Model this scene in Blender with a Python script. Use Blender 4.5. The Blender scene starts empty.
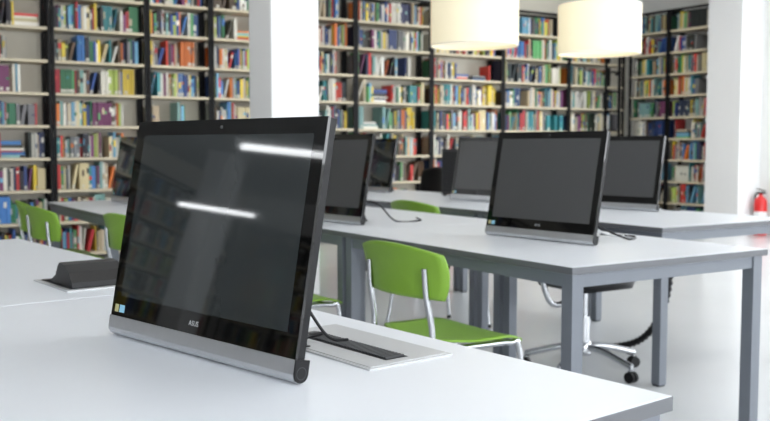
import bpy, math, random
from mathutils import Vector, Matrix
random.seed(11)
R=math.radians
scene=bpy.context.scene
CA,SA=0.844,0.536
def W(X,d): return (X*CA+d*SA, -X*SA+d*CA)

# ---------------- materials ----------------
def mat(name,col,rough=.5,metal=0,noise=0,nscale=20,bump=0,emis=None,estr=0,coat=0,spec=None):
    m=bpy.data.materials.new(name); m.use_nodes=True
    nt=m.node_tree; b=nt.nodes['Principled BSDF']
    b.inputs['Base Color'].default_value=(*col,1); b.inputs['Roughness'].default_value=rough
    b.inputs['Metallic'].default_value=metal
    if coat: b.inputs['Coat Weight'].default_value=coat
    if spec is not None: b.inputs['Specular IOR Level'].default_value=spec
    if emis: b.inputs['Emission Color'].default_value=(*emis,1); b.inputs['Emission Strength'].default_value=estr
    if noise or bump:
        tc=nt.nodes.new('ShaderNodeTexCoord'); n=nt.nodes.new('ShaderNodeTexNoise')
        n.inputs['Scale'].default_value=nscale; n.inputs['Detail'].default_value=5
        nt.links.new(tc.outputs['Object'],n.inputs['Vector'])
        if noise:
            r=nt.nodes.new('ShaderNodeValToRGB')
            r.color_ramp.elements[0].color=(*[c*(1-noise) for c in col],1)
            r.color_ramp.elements[1].color=(*[min(1,c*(1+noise)) for c in col],1)
            nt.links.new(n.outputs['Fac'],r.inputs['Fac']); nt.links.new(r.outputs['Color'],b.inputs['Base Color'])
        if bump:
            bp=nt.nodes.new('ShaderNodeBump'); bp.inputs['Strength'].default_value=bump; bp.inputs['Distance'].default_value=.002
            nt.links.new(n.outputs['Fac'],bp.inputs['Height']); nt.links.new(bp.outputs['Normal'],b.inputs['Normal'])
    return m
M_wall=mat('painted_wall',(.80,.80,.78),.8,noise=.02,nscale=3,bump=.1)
M_backwall=mat('cream_painted_wall',(.62,.58,.49),.85,noise=.03,nscale=3,bump=.1)
M_pilaster=mat('painted_column',(.80,.80,.80),.7,noise=.015,nscale=3)
M_ceil=mat('ceiling_paint',(.8,.8,.8),.9,noise=.02,nscale=2)
M_floor=mat('epoxy_floor',(.63,.645,.66),.2,noise=.06,nscale=1.5)
M_base=mat('baseboard_paint',(.5,.5,.5),.5,noise=.02)
M_top=mat('white_laminate',(.72,.745,.785),.3,noise=.01,nscale=30)
M_edge=mat('table_edge_band',(.10,.105,.115),.45,noise=.03)
M_steel=mat('grey_powdercoat',(.14,.155,.18),.4,noise=.03,nscale=40)
M_blackmetal=mat('black_steel',(.006,.006,.007),.6,noise=.1,spec=.25)
M_shelf=mat('cream_shelf_board',(.64,.56,.41),.55,noise=.05,nscale=8)
M_gloss=mat('black_gloss_glass',(.003,.003,.003),.03,noise=.05)
M_disp=mat('display_panel_gloss',(.026,.030,.031),.035,noise=.05,spec=.65)
M_dispg=mat('display_panel_satin',(.060,.060,.062),.28,noise=.04)
M_blackpl=mat('black_plastic',(.005,.005,.006),.38,noise=.05,spec=.25)
M_vent=mat('dark_grey_plastic',(.035,.037,.04),.5,noise=.05)
M_silver=mat('brushed_aluminium',(.55,.56,.58),.3,metal=.85,noise=.04,nscale=60)
M_chrome=mat('chrome_tube',(.50,.51,.53),.2,metal=1,noise=.02)
M_green=mat('green_plastic',(.20,.37,.035),.4,noise=.04,nscale=10)
M_tray=mat('tray_metal',(.52,.53,.54),.35,metal=.3,noise=.03)
M_red=mat('red_enamel',(.65,.02,.02),.3,noise=.05)
M_white=mat('white_plastic',(.8,.8,.8),.4,noise=.02)
M_stk1=mat('sticker_blue',(.25,.5,.65),.5,noise=.05)
M_stk2=mat('sticker_gold',(.45,.42,.2),.5,noise=.05)
M_shade=mat('lamp_shade_fabric',(.74,.70,.54),.8,noise=.03,nscale=60,emis=(1,.86,.58),estr=.42)
M_diff=mat('lamp_diffuser',(.8,.75,.6),.8,noise=.01,emis=(1,.90,.66),estr=.6)
M_tube=mat('fluorescent_tube',(.9,.9,.9),.5,noise=.01,emis=(.95,.98,1),estr=12)
M_addpanel=mat('added_light_diffuser',(.9,.9,.9),.5,noise=.01,emis=(1,.97,.90),estr=9)  # glow of the added ceiling panels, out of view
M_glass_fr=mat('window_frame_paint',(.75,.75,.75),.4,noise=.02)
def bookmat():
    m=bpy.data.materials.new('book_covers'); m.use_nodes=True; nt=m.node_tree
    b=nt.nodes['Principled BSDF']; a=nt.nodes.new('ShaderNodeAttribute'); a.attribute_name='Col'
    nt.links.new(a.outputs['Color'],b.inputs['Base Color']); b.inputs['Roughness'].default_value=.5
    return m
M_book=bookmat()

# ---------------- mesh builder ----------------
class B:
    def __init__(s): s.v=[];s.f=[];s.m=[];s.mats=[];s.sm=[];s.T=Matrix.Identity(4);s.c=None
    def mi(s,m):
        if m not in s.mats: s.mats.append(m)
        return s.mats.index(m)
    def add(s,vs,fs,m,smooth=False):
        o=len(s.v); s.v+= [tuple(s.T@Vector(p)) for p in vs]; k=s.mi(m)
        for f in fs: s.f.append([i+o for i in f]); s.m.append(k); s.sm.append(smooth)
    def box(s,a,b,m,rot=None):
        x0,y0,z0=a;x1,y1,z1=b
        vs=[(x0,y0,z0),(x1,y0,z0),(x1,y1,z0),(x0,y1,z0),(x0,y0,z1),(x1,y0,z1),(x1,y1,z1),(x0,y1,z1)]
        if rot is not None: vs=[tuple(rot@Vector(p)) for p in vs]
        s.add(vs,[(0,3,2,1),(4,5,6,7),(0,1,5,4),(1,2,6,5),(2,3,7,6),(3,0,4,7)],m)
    def prism(s,prof,x0,x1,m,smooth=False):
        n=len(prof); vs=[(x0,y,z) for y,z in prof]+[(x1,y,z) for y,z in prof]
        fs=[(i,(i+1)%n,n+(i+1)%n,n+i) for i in range(n)]
        s.add(vs,fs,m,smooth); s.add(vs,[tuple(range(n))[::-1],tuple(range(n,2*n))],m)
    def tube(s,pts,r,m,seg=12,sub=0,radii=None):
        P=[Vector(p) for p in pts]
        if sub:
            Q=[]
            for i in range(len(P)-1):
                p0=P[max(i-1,0)];p1=P[i];p2=P[i+1];p3=P[min(i+2,len(P)-1)]
                for k in range(sub):
                    t=k/sub
                    Q.append(.5*((2*p1)+(p2-p0)*t+(2*p0-5*p1+4*p2-p3)*t*t+(3*p1-p0-3*p2+p3)*t**3))
            Q.append(P[-1]);P=Q
        vs=[];up=None
        for i,p in enumerate(P):
            d=(P[min(i+1,len(P)-1)]-P[max(i-1,0)]).normalized()
            if up is None: up=Vector((0,0,1)) if abs(d.z)<.9 else Vector((1,0,0))
            a=d.cross(up).normalized(); up=a.cross(d).normalized()
            rr=radii(i) if radii else r
            for k in range(seg):
                t=2*math.pi*k/seg; vs.append(tuple(p+rr*(math.cos(t)*a+math.sin(t)*up)))
        n=len(P);fs=[]
        for i in range(n-1):
            for k in range(seg): fs.append((i*seg+k,i*seg+(k+1)%seg,(i+1)*seg+(k+1)%seg,(i+1)*seg+k))
        s.add(vs,fs,m,True); s.add(vs,[tuple(range(seg))[::-1],tuple(range((n-1)*seg,n*seg))],m)
    def lathe(s,prof,c,m,seg=32,smooth=True,caps=True):
        vs=[]
        for r,z in prof:
            for k in range(seg):
                t=2*math.pi*k/seg; vs.append((c[0]+r*math.cos(t),c[1]+r*math.sin(t),c[2]+z))
        n=len(prof);fs=[]
        for i in range(n-1):
            for k in range(seg): fs.append((i*seg+k,i*seg+(k+1)%seg,(i+1)*seg+(k+1)%seg,(i+1)*seg+k))
        s.add(vs,fs,m,smooth)
        if caps: s.add(vs,[tuple(range(seg))[::-1],tuple(range((n-1)*seg,n*seg))],m)
    def sheet(s,f,th,m,nu=14,nv=14):
        P=[[Vector(f(-1+2*i/nu,-1+2*j/nv)) for j in range(nv+1)] for i in range(nu+1)]
        Q=[]
        for i in range(nu+1):
            for j in range(nv+1):
                a=P[min(i+1,nu)][j]-P[max(i-1,0)][j]; b=P[i][min(j+1,nv)]-P[i][max(j-1,0)]
                n=a.cross(b).normalized(); Q.append(P[i][j]-n*th)
        A=[P[i][j] for i in range(nu+1) for j in range(nv+1)]; N=len(A)
        vs=[tuple(p) for p in A]+[tuple(p) for p in Q]; fs=[]
        g=lambda i,j:i*(nv+1)+j
        for i in range(nu):
            for j in range(nv):
                fs.append((g(i,j),g(i+1,j),g(i+1,j+1),g(i,j+1))); fs.append((N+g(i,j),N+g(i,j+1),N+g(i+1,j+1),N+g(i+1,j)))
        for i in range(nu): 
            fs.append((g(i,0),N+g(i,0),N+g(i+1,0),g(i+1,0))); fs.append((g(i,nv),g(i+1,nv),N+g(i+1,nv),N+g(i,nv)))
        for j in range(nv):
            fs.append((g(0,j),g(0,j+1),N+g(0,j+1),N+g(0,j))); fs.append((g(nu,j),N+g(nu,j),N+g(nu,j+1),g(nu,j+1)))
        s.add(vs,fs,m,True)
    def obj(s,name,loc=(0,0,0),rz=0,bevel=0,cols=None):
        me=bpy.data.meshes.new(name); me.from_pydata(s.v,[],s.f); me.update()
        for m in s.mats: me.materials.append(m)
        me.polygons.foreach_set('material_index',s.m); me.polygons.foreach_set('use_smooth',s.sm)
        if cols:
            ca=me.color_attributes.new('Col','FLOAT_COLOR','CORNER'); arr=[]
            for p,c in zip(me.polygons,cols):
                arr+= [*c,1]*p.loop_total
            ca.data.foreach_set('color',arr)
        o=bpy.data.objects.new(name,me); scene.collection.objects.link(o)
        o.location=loc;o.rotation_euler=(0,0,rz)
        if bevel:
            b=o.modifiers.new('bevel','BEVEL'); b.width=bevel;b.segments=2;b.limit_method='ANGLE';b.angle_limit=R(50)
        return o

# ---------------- room ----------------
U0,U1,V0,V1,H=-9.0,10.36,-4.0,9.72,3.25
b=B(); b.box((U0-.2,V0-.2,-.1),(U1+.2,V1+.2,0),M_floor); b.obj('floor')
b=B(); b.box((U0-.2,V0-.2,H),(U1+.2,V1+.2,H+.1),M_ceil); b.obj('ceiling')
b=B(); b.box((U0-.2,V1,0),(U1+.2,V1+.2,H),M_backwall); b.obj('wall_back')
b=B(); b.box((U0-.2,V0,0),(U0,V1,H),M_wall); b.obj('wall_left')
def wall_open(name,axis,fixed0,fixed1,a0,a1,ops,z0,z1):
    b=B()
    def bx(p,q,za,zb):
        if axis=='u': b.box((p,fixed0,za),(q,fixed1,zb),M_wall)
        else: b.box((fixed0,p,za),(fixed1,q,zb),M_wall)
    bx(a0,a1,0,z0); bx(a0,a1,z1,H)
    cur=a0
    for p,q in ops: bx(cur,p,z0,z1); cur=q
    bx(cur,a1,z0,z1)
    b.obj(name)
opsF=[(-8,-5.2),(-4.4,-1.6),(-.8,2.0),(2.8,5.6),(6.4,9.2)]
opsR=[(-3.2,-.4),(.3,3.1),(3.8,6.8)]
wall_open('wall_front','u',V0-.2,V0,U0-.2,U1+.2,opsF,.85,2.85)
wall_open('wall_right','v',U1,U1+.2,V0,V1,opsR,.85,2.85)
wi=1
def window(axis,p,q,f):
    global wi
    b=B(); z0,z1=.85,2.85
    def bx(a,c,za,zb):
        if axis=='u': b.box((a,f-.12,za),(c,f-.06,zb),M_glass_fr)
        else: b.box((f+.06,a,za),(f+.12,c,zb),M_glass_fr)
    bx(p,q,z0,z0+.06);bx(p,q,z1-.06,z1);bx(p,p+.06,z0,z1);bx(q-.06,q,z0,z1);m=(p+q)/2;bx(m-.03,m+.03,z0,z1)
    b.obj('window_%d'%wi); wi+=1
    l=bpy.data.lights.new('window_portal','AREA'); l.shape='RECTANGLE'; l.size=q-p; l.size_y=z1-z0; l.cycles.is_portal=True
    o=bpy.data.objects.new('window_portal',l); scene.collection.objects.link(o)
    if axis=='u': o.location=(m,f-.02,1.85)
    else: o.location=(f+.02,m,1.85)
    d=Vector((0,1,0)) if axis=='u' else Vector((-1,0,0))
    o.rotation_euler=d.to_track_quat('-Z','Y').to_euler()
for p,q in opsF: window('u',p,q,V0)
for p,q in opsR: window('v',p,q,U1)
b=B(); b.box((9.93,7.42,0),(U1,7.93,H),M_pilaster); b.obj('trim_1')
b=B(); b.box((U1-.02,V0,0),(U1,7.42,.1),M_base); b.obj('baseboard_right')
b=B(); b.box((2.71,5.68,0),(3.07,6.04,H),M_pilaster); b.obj('column',bevel=.008)
b=B(); b.box((-7.1,8.25,0),(-6.74,8.61,H),M_pilaster); b.obj('column',bevel=.008)

# ---------------- bookcases / books ----------------
pal=[(.75,.72,.62),(.7,.66,.55),(.8,.78,.72),(.78,.75,.66),(.62,.53,.38),(.5,.40,.26),(.72,.62,.36),(.66,.05,.04),(.45,.03,.03),(.74,.20,.04),
 (.04,.09,.30),(.06,.20,.50),(.16,.40,.58),(.04,.19,.09),(.12,.38,.14),(.38,.48,.10),(.02,.02,.025),(.03,.03,.035),(.05,.045,.04),(.12,.07,.04),
 (.80,.60,.06),(.38,.37,.35),(.18,.18,.19),(.20,.05,.14),(.05,.28,.30),(.04,.05,.10),(.03,.06,.18),(.25,.45,.42)]
class Books(B):
    def __init__(s): super().__init__(); s.cols=[]
    def book(s,T,t,d,h,col,accent):
        s.T=T
        s.box((0,-d,0),(t,0,h),M_book); s.cols+=[col]*2+[col,col,col,col]
        if accent:
            z=h*random.uniform(.5,.85); hh=h*random.uniform(.08,.3)
            s.add([(.001,-d-.0008,z-hh),(t-.001,-d-.0008,z-hh),(t-.001,-d-.0008,z),(.001,-d-.0008,z)],[(0,1,2,3)],M_book); s.cols.append(accent)
        if random.random()<.35:
            z=h*.05
            s.add([(.001,-d-.0008,z),(t-.001,-d-.0008,z),(t-.001,-d-.0008,z+.03),(.001,-d-.0008,z+.03)],[(0,1,2,3)],M_book); s.cols.append((.6,.58,.5))
def vary(c): 
    k=random.uniform(.65,1.12); return tuple(min(.9,max(.006,x*k+random.uniform(-.008,.008))) for x in c)
def fill(bk,base,x0,x1,z,maxh):
    x=x0+random.uniform(0,.02); end=x1-(random.uniform(.0,.25) if random.random()<.35 else 0)
    n=0
    while x<end-.04:
        if n<=0:
            n=random.randint(1,8) ; same=random.random()<.3; c0=vary(random.choice(pal)); h0=random.uniform(.20,min(.265,maxh)); t0=random.uniform(.012,.034); d0=random.uniform(.17,.23)
        n-=1
        if same: c=c0; h=h0; t=t0
        else: c=vary(random.choice(pal)); h=min(maxh,h0*random.uniform(.85,1.1)); t=random.uniform(.008,.034)
        if x+t>end: break
        acc=vary(random.choice(pal)) if random.random()<.35 else None
        T=base@Matrix.Translation((x,0,z))
        r=random.random()
        if r<.04:
            a=R(random.uniform(8,20)); ww=h*math.sin(a)+t
            if x+ww+.01<end:
                bk.book(base@Matrix.Translation((x,0,z+t*math.sin(a)))@Matrix.Rotation(a,4,'Y'),t,d0,h*.95,c,acc); x+=ww+.005
        elif r<.046 and x+.25<end:
            zz=z
            for k in range(random.randint(3,6)):
                w=random.uniform(.17,.23);th=random.uniform(.015,.04)
                bk.T=base@Matrix.Translation((x,0,zz)); bk.box((0,-.19,0),(w,0,th),M_book); bk.cols+=[vary(random.choice(pal))]*6; zz+=th
            x+=.26
        else:
            bk.book(T,t,d0+random.uniform(-.01,.01),h,c,acc); x+=t+.001
        if random.random()<.008: x+=random.uniform(.05,.18)
def bookcase(base,w,zs,top,bk,dep=.3):
    b=B(); p=.028
    for x in (0,w-p):
        b.box((x,0,0),(x+p,p,top),M_blackmetal); b.box((x,dep-p,0),(x+p,dep,top),M_blackmetal)
        for z in zs: b.box((x+.005,p,z-.012),(x+p-.005,dep-p,z+.012),M_blackmetal)
        b.box((x,p,top-.03),(x+p,dep-p,top),M_blackmetal)
    b.box((p,.0,top-.03),(w-p,p,top),M_blackmetal); b.box((p,dep-p,top-.03),(w-p,dep,top),M_blackmetal)
    for z in zs:
        b.box((p+.001,.005,z-.013),(w-p-.001,dep-.005,z+.012),M_shelf)
    for i,z in enumerate(zs):
        nz=zs[i+1] if i+1<len(zs) else top
        if nz-z>.24: fill(bk,base@Matrix.Translation((0,dep-.02,0)),p+.004,w-p-.004,z+.013,nz-z-.035)
    o=b.obj('bookcase'); o.matrix_world=base; return o
zs=[.05+.3145*k for k in range(9)]
bk=Books()
us=[-8.6+.98*i for i in range(11)]+[2.14,3.09,3.78,4.65,5.56,6.64,7.77,8.92,9.98]
for a,c in zip(us[:-1],us[1:]):
    bookcase(Matrix.Translation((a+.004,9.38,0)),c-a-.008,zs,2.88,bk)
bk.T=Matrix.Identity(4)
bk.obj('library_books',cols=bk.cols)
bk=Books()
zs2=[.05+.29*k for k in range(10)]
for v0 in (9.35,8.655):
    base=Matrix.Translation((10.03,v0,0))@Matrix.Rotation(R(-90),4,'Z')
    bookcase(base,.685,zs2,2.95,bk)
bk.obj('library_books',cols=bk.cols)
bk=Books()
for i in range(6):
    base=Matrix.Translation((-8.66,3.3+i,0))@Matrix.Rotation(R(90),4,'Z')
    bookcase(base,.98,zs,2.7,bk)
bk.obj('library_books',cols=bk.cols)
# upright end frame of the shelving, rungs between two posts, at the end bay
b=B()
for x in (-.13,.13): b.box((x-.015,-.015,0),(x+.015,.015,2.38),M_blackmetal)
for k in range(8):
    z=.25+k*.27; b.box((-.115,-.012,z-.012),(.115,.012,z+.012),M_blackmetal)
for x in (-.13,.13): b.box((x-.012,.015,2.1),(x+.012,.075,2.13),M_blackmetal)
b.obj('shelf_end_frame',(9.66,9.30,0))

# ---------------- tables ----------------
def table(u,v,w,l,rz=0,xneg=False,name='computer_table'):
    b=B(); x0,x1=(-w,0) if xneg else (0,w)
    zt=.75
    b.box((x0,0,zt-.024),(x1,l,zt),M_top)
    e=.0015
    b.box((x0-e,-e,zt-.0235),(x1+e,0,zt-.001),M_edge);b.box((x0-e,l,zt-.0235),(x1+e,l+e,zt-.001),M_edge)
    b.box((x0-e,0,zt-.0235),(x0,l,zt-.001),M_edge);b.box((x1,0,zt-.0235),(x1+e,l,zt-.001),M_edge)
    g=.012;s=.048
    for x in (x0+g,x1-g-s):
        for y in (g,l-g-s):
            b.box((x,y,0.008),(x+s,y+s,zt-.024),M_steel); b.box((x+.004,y+.004,0),(x+s-.004,y+s-.004,.008),M_blackpl)
        b.box((x+.006,g+s,zt-.069),(x+.036,l-g-s,zt-.024),M_steel)
    for y in (g,l-g-s): b.box((x0+g+s,y+.006,zt-.069),(x1-g-s,y+.036,zt-.024),M_steel)
    return b.obj(name,(u,v,0),rz,bevel=.003)
C=W(.436,1.39); RZ1=R(6.6)
L1=1.45
T1=Matrix.Translation((C[0],C[1],0))@Matrix.Rotation(RZ1,4,'Z')
table(C[0],C[1],1.0,L1,RZ1,True)
p=T1@Vector((0,L1+.006,0)); table(p.x,p.y,1.0,1.6,RZ1,True)
for i in range(2): table(2.03,2.11+i*1.445,.97,1.44)
for i in range(3): table(3.36,2.91+i*1.405,1.0,1.4)
table(1.42,5.03,1.0,1.4)

# ---------------- monitors ----------------
def monitor(u,v,rz,disp=M_dispg,logo=False,zt=.75,tilt=10.7,W_=.57,H_=.437,cables=()):
    b=B(); w=W_/2; Tl=Matrix.Translation((0,0,.004))@Matrix.Rotation(-R(tilt),4,'X')
    b.T=Tl
    b.box((-w,0,.038),(w,.006,H_),M_gloss)
    z0,z1=.038,H_; 
    vs=[];
    def ring(ins,y): return [(-w+ins,y,z0+ins*.3),(w-ins,y,z0+ins*.3),(w-ins,y,z1-ins),(-w+ins,y,z1-ins)]
    rings=[ring(.001,.006),ring(.001,.020),ring(.03,.034),ring(.08,.048)]
    for r in rings: vs+=r
    fs=[]
    for i in range(3):
        for k in range(4): fs.append((i*4+k,i*4+(k+1)%4,(i+1)*4+(k+1)%4,(i+1)*4+k))
    fs.append((12,13,14,15)); b.add(vs,fs,M_blackpl)
    def decal(x0,x1,z0,z1,m,y=-.0003): b.add([(x0,y,z0),(x1,y,z0),(x1,y,z1),(x0,y,z1)],[(0,1,2,3)],m)
    decal(-w+.028,w-.028,.078,H_-.028,disp)
    decal(-.004,.004,H_-.017,H_-.011,M_dispg,-.0004)
    decal(-w+.012,-w+.026,.046,.061,M_stk2,-.0004); decal(-w+.029,-w+.048,.046,.061,M_stk1,-.0004)
    prof=[(-.0012,.0378),(-.0012,.014),(.0006,.008),(.004,.0035),(.009,.0008),(.0145,.0),(.020,.0008),(.025,.0035),(.0285,.008),(.030,.014),(.030,.0378)]
    b.prism(prof,-w,w,M_silver)
    for s in (-1,1):
        x0,x1=sorted((s*w,s*(w+.0022)))
        b.prism([(y+.0006 if y<.0145 else y-.0006,z+.0008 if z<.02 else z) for y,z in prof],x0,x1,M_blackpl)
        n=24; cy,cz=.0145,.0165; xx=s*(w+.0026)
        vs=[(xx,cy+.0105*math.cos(2*math.pi*k/n),cz+.0105*math.sin(2*math.pi*k/n)) for k in range(n)]+[(xx,cy+.0092*math.cos(2*math.pi*k/n),cz+.0092*math.sin(2*math.pi*k/n)) for k in range(n)]
        b.add(vs,[(k,(k+1)%n,n+(k+1)%n,n+k) for k in range(n)],M_vent)
    b.T=Matrix.Identity(4)
    b.prism([(.09,.22),(.105,.22),(.20,.008),(.20,0),(.175,0)],-.09,.09,M_blackpl)
    b.box((-.1,.03,0),(.1,.2,.006),M_blackpl)
    b.prism([(.05,.03),(.07,.03),(.11,.24),(.08,.24)],-.06,.06,M_blackpl)
    o=b.obj('all_in_one_computer',(u,v,zt),rz)
    bpy.context.view_layer.update()
    if logo:
        c=bpy.data.curves.new('logo','FONT'); c.body='ASUS'; c.size=.013; c.extrude=.0002; c.align_x='CENTER'
        t=bpy.data.objects.new('logo',c); scene.collection.objects.link(t); c.materials.append(M_tray)
        t.parent=o; t.matrix_local=Tl@Matrix.Translation((0,-.0006,.053))@Matrix.Rotation(R(90),4,'X')
    if cables:
        c=B()
        for pts,r,m in cables: c.tube(pts,r,m,8,8)
        k=c.obj('cables'); k.parent=o; k.matrix_parent_inverse=o.matrix_world.inverted()
    return o
def TP(x,y,z): return tuple(T1@Vector((x,y,z)))
monitor(.585,1.575,R(-76.7),M_disp,True,H_=.43,cables=[
 ([TP(-.42,.72,.93),TP(-.36,.70,.93),TP(-.28,.64,.90),TP(-.24,.62,.82),TP(-.21,.60,.77),TP(-.18,.58,.765)],.003,M_blackpl),
 ([TP(-.40,.60,.80),TP(-.33,.56,.79),TP(-.27,.60,.765),TP(-.22,.66,.762),TP(-.18,.66,.765)],.004,M_blackpl),
 ([TP(-.38,.74,.80),TP(-.31,.70,.83),TP(-.25,.72,.775),TP(-.19,.71,.765)],.003,M_blackpl)])
monitor(2.49,2.80,R(-83.8),M_dispg,True,cables=[
 ([(2.6,2.78,.86),(2.68,2.72,.84),(2.74,2.66,.79),(2.80,2.6,.756),(2.9,2.66,.756),(2.85,2.8,.756)],.004,M_blackpl),
 ([(2.6,2.85,.82),(2.72,2.8,.83),(2.80,2.74,.77),(2.86,2.7,.756),(2.93,2.72,.756)],.004,M_tray)])
monitor(2.20,4.03,R(-82),cables=[([(2.33,4.0,.86),(2.43,3.9,.84),(2.5,3.84,.756),(2.62,3.8,.756),(2.7,3.95,.756)],.004,M_blackpl)])
monitor(3.96,6.50,R(-85),M_disp)
monitor(3.88,4.93,R(-84))
monitor(4.08,3.91,R(-80),cables=[([(4.16,3.9,.84),(4.24,3.8,.82),(4.29,3.72,.757),(4.3,3.6,.757)],.004,M_blackpl)])
monitor(1.81,5.98,R(-86),M_disp)

# ---------------- foreground table fittings ----------------
def tray(T,w,l,sx,name='cable_tray'):
    b=B(); b.box((0,0,0),(w,l,.003),M_tray); b.box((.008,.008,.003),(w-.008,l-.008,.0042),M_tray)
    b.box((sx,.03,.004),(sx+.05,l-.04,.0048),M_blackpl)
    n=int((l-.09)/.009)
    for k in range(n): b.box((sx+.004,.036+k*.009,.0048),(sx+.046,.040+k*.009,.0075),M_vent)
    o=b.obj(name); o.matrix_world=T; return o
tray(T1@Matrix.Translation((-.262,.41,.75)),.19,.36,.06)
tray(T1@Matrix.Translation((-.66,1.75,.75)),.18,.30,.06)
def popup(T):
    b=B(); b.box((0,0,0),(.19,.26,.004),M_tray); b.box((.015,.02,.004),(.175,.24,.006),M_blackpl)
    prof=[(.02,.006),(.022,.02),(.045,.045),(.08,.062),(.11,.066),(.125,.055),(.14,.03),(.18,.012),(.22,.006)]
    b.prism(prof,.02,.17,M_blackpl); b.box((.05,.20,.006),(.14,.225,.028),M_blackpl)
    o=b.obj('popup_socket_box',bevel=.004); o.matrix_world=T
popup(T1@Matrix.Translation((-.352,1.56,.75)))

# ---------------- green chairs ----------------
def chair(u,v,rz):
    b=B(); k=.6
    def seat(s,t):
        x=.215*s*math.sqrt(1-k*t*t/2); y=.01+.21*t*math.sqrt(1-k*s*s/2)
        return (x,y,.455+.012*s*s-.03*max(0,t-.3)**2*2+.015*max(0,-t-.4))
    b.sheet(seat,.009,M_green)
    def back(s,t):
        z=.092*t*math.sqrt(1-k*s*s/2); x=(.242+.012*t)*s*math.sqrt(1-.4*k*t*t/2)
        return (x,-.255+.06*s*s-.16*z-.01*t*t, .708+z-.016*s*s)
    b.sheet(lambda s,t: back(-s,t),.008,M_green)
    r=.011
    for q in (-1,1):
        b.tube([(q*.165,-.243,.72),(q*.168,-.236,.62),(q*.175,-.215,.47),(q*.19,-.245,.2),(q*.2,-.28,.006)],r,M_chrome,10,5)
        b.tube([(q*.175,-.215,.44),(q*.178,0,.436),(q*.18,.13,.43),(q*.187,.165,.40),(q*.2,.215,.006)],r,M_chrome,10,5)
        b.lathe([(.014,0),(.014,.02)],(q*.2,-.28,0),M_blackpl,10);b.lathe([(.014,0),(.014,.02)],(q*.2,.215,0),M_blackpl,10)
    b.tube([(-.178,.1,.434),(.178,.1,.434)],r*.9,M_chrome,10); b.tube([(-.175,-.16,.44),(.175,-.16,.44)],r*.9,M_chrome,10)
    return b.obj('green_chair',(u,v,0),rz)
F=R(-90)
chair(1.99,2.69,F+R(2))
chair(1.84,3.72,F)
chair(3.38,4.66,F+R(2))
chair(1.36,5.34,F+R(5))
chair(1.40,5.88,F-R(3))
chair(1.58,4.55,F+R(10))

# ---------------- office chairs ----------------
def office_chair(u,v,rz,seat_z=.46,back_top=.72,armr=.29,a0=20):
    b=B()
    for i in range(5):
        a=R(72*i+a0); c,s=math.cos(a),math.sin(a)
        b.tube([(0.02*c,.02*s,.125),(.12*c,.12*s,.12),(armr*c,armr*s,.075)],.017,M_chrome,10,4,radii=None)
        wx,wy=armr*c,armr*s
        b.lathe([(.008,.05),(.008,.085)],(wx,wy,0),M_chrome,10)
        for q in (-1,1):
            ax=Vector((-s,c,0)); ctr=Vector((wx,wy,.027))+ax*q*.013
            b.tube([tuple(ctr-ax*.008),tuple(ctr+ax*.008)],.027,M_blackpl,18)
        b.box((wx-.012,wy-.012,.03),(wx+.012,wy+.012,.056),M_blackpl)
    b.lathe([(.034,.085),(.038,.1),(.036,.145),(.028,.155)],(0,0,0),M_chrome,24)
    b.lathe([(.026,.14),(.026,.28)],(0,0,0),M_chrome,20); b.lathe([(.014,.28),(.014,seat_z-.06)],(0,0,0),M_chrome,16)
    b.box((-.09,-.1,seat_z-.065),(.09,.1,seat_z-.045),M_blackpl)
    k=.7
    b.sheet(lambda s,t:(.22*s*math.sqrt(1-k*t*t/2),.21*t*math.sqrt(1-k*s*s/2),seat_z-.012*(s*s+t*t)+.01),.05,M_blackpl)
    hb=(back_top-seat_z-.05)/2; zc=back_top-hb
    b.sheet(lambda s,t:(-.2*s*math.sqrt(1-k*t*t/2),-.24+.05*s*s,zc+hb*t*math.sqrt(1-k*s*s/2)),.025,M_blackpl)
    b.tube([(0,-.03,seat_z-.06),(0,-.14,seat_z-.13),(0,-.23,seat_z-.12),(0,-.28,seat_z),(0,-.265,zc)],.014,M_chrome,10,6)
    return b.obj('office_chair',(u,v,0),rz)
office_chair(3.30,3.34,F,seat_z=.49,back_top=.735,a0=5)
office_chair(4.74,6.95,R(90),.48,.93)

b=B()
b.tube([(3.74,3.22,.70),(3.78,3.22,.50),(3.79,3.27,.28),(3.77,3.38,.11),(3.73,3.55,.035),(3.68,3.72,.022)],.02,M_blackpl,12,14,radii=lambda i:.021 if i%2 else .014)
b.obj('cable_hose')

b=B()
b.box((-.06,-.10,.01),(.06,.10,.35),M_vent)
for k in range(14): b.box((-.063,-.09,.04+k*.021),(-.06,.09,.05+k*.021),M_blackpl)
b.box((-.055,-.104,.02),(.055,-.10,.34),M_blackpl)
for x in (-.045,.045):
    for y in (-.08,.08): b.box((x-.01,y-.01,0),(x+.01,y+.01,.01),M_blackpl)
b.obj('desktop_computer_tower',(4.18,5.58,.75),R(8),bevel=.003)

# ---------------- pendant lamps ----------------
def pendant(u,v,zb,rad=.4,h=.47):
    b=B()
    b.lathe([(rad,0),(rad,h)],(0,0,zb),M_shade,56,caps=False); b.lathe([(rad-.006,h),(rad-.006,0)],(0,0,zb),M_shade,56,caps=False)
    for z in (0,h): b.lathe([(rad-.007,z-.004),(rad+.002,z-.004),(rad+.002,z+.004),(rad-.007,z+.004)],(0,0,zb),M_white,56,caps=False)
    b.lathe([(.001,.03),(rad-.008,.03)],(0,0,zb),M_diff,56,caps=False)
    for a in (0,120,240): b.tube([(0,0,zb+h),(rad*math.cos(R(a)),rad*math.sin(R(a)),zb+h-.005)],.004,M_silver,6)
    b.tube([(0,0,zb+.06),(0,0,H-.03)],.006,M_silver,8)
    b.lathe([(.06,0),(.055,.03)],(0,0,H-.03),M_white,24)
    b.obj('pendant_lamp',(u,v,0))
pendant(5.30,6.82,2.035); pendant(6.70,6.64,2.02)

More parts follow.
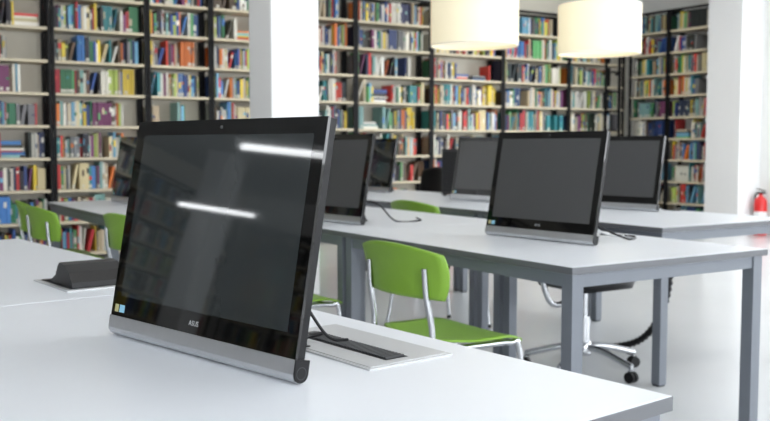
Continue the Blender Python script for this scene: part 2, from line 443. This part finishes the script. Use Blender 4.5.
# ---------------- luminaires ----------------
def added_luminaire(u,v):  # unseen ceiling panel, added to brighten the room
    b=B(); b.box((-.75,-.17,H-.06),(.75,.17,H-.001),M_white); b.box((-.72,-.14,H-.064),(.72,.14,H-.06),M_addpanel)
    b.obj('added_ceiling_light',(u,v,0))
for u in (1.6,5.0,8.4):
    for v in (-1.5,2.0,5.0): added_luminaire(u,v)
added_luminaire(3.6,8.2); added_luminaire(7.6,8.2)
def linear(u,v,z,rz,l=1.25):
    b=B(); b.box((-l/2,-.06,z+.02),(l/2,.06,z+.06),M_white); b.tube([(-l/2+.03,0,z),(l/2-.03,0,z)],.02,M_tube,12)
    for x in (-l/2,l/2-.03): b.box((x,-.03,z-.025),(x+.03,.03,z+.02),M_white)
    for x in (-l/2+.1,l/2-.1): b.tube([(x,0,z+.06),(x,0,H)],.004,M_silver,6)
    b.obj('linear_tube_light',(u,v,0),rz)
linear(-6.3,7.8,2.4,R(90)); linear(-3.3,4.60,2.31,R(90),.95)

# ---------------- fire extinguisher ----------------
b=B()
b.lathe([(.02,.0),(.075,.0),(.08,.015),(.08,.40),(.07,.45),(.04,.48),(.025,.49),(.025,.52)],(0,0,0),M_red,28)
b.box((-.02,-.06,.52),(.02,.05,.545),M_blackpl); b.tube([(0,-.06,.56),(0,.06,.58)],.008,M_blackpl,8)
b.tube([(0,.03,.53),(.02,.09,.5),(.02,.10,.35),(.02,.095,.15)],.011,M_blackpl,8,6)
b.lathe([(.081,.18),(.081,.30)],(0,0,0),M_white,28,caps=False)
b.obj('fire_extinguisher',(10.2,7.29,.0),0)

# ---------------- world / camera ----------------
w=bpy.data.worlds.new('World'); scene.world=w; w.use_nodes=True
bg=w.node_tree.nodes['Background']; bg.inputs[0].default_value=(.92,.96,1,1); bg.inputs[1].default_value=8.8
cam=bpy.data.cameras.new('camera'); co=bpy.data.objects.new('camera',cam); scene.collection.objects.link(co)
co.location=(0,0,1.13); co.rotation_euler=(R(90-4.03),0,-math.atan2(SA,CA)); cam.lens=36*930/770; cam.sensor_width=36
cam.dof.use_dof=True; cam.dof.focus_distance=1.7; cam.dof.aperture_fstop=6.5
cam.clip_start=.05
scene.camera=co
scene.view_settings.view_transform='Standard'
scene.view_settings.exposure=0.05
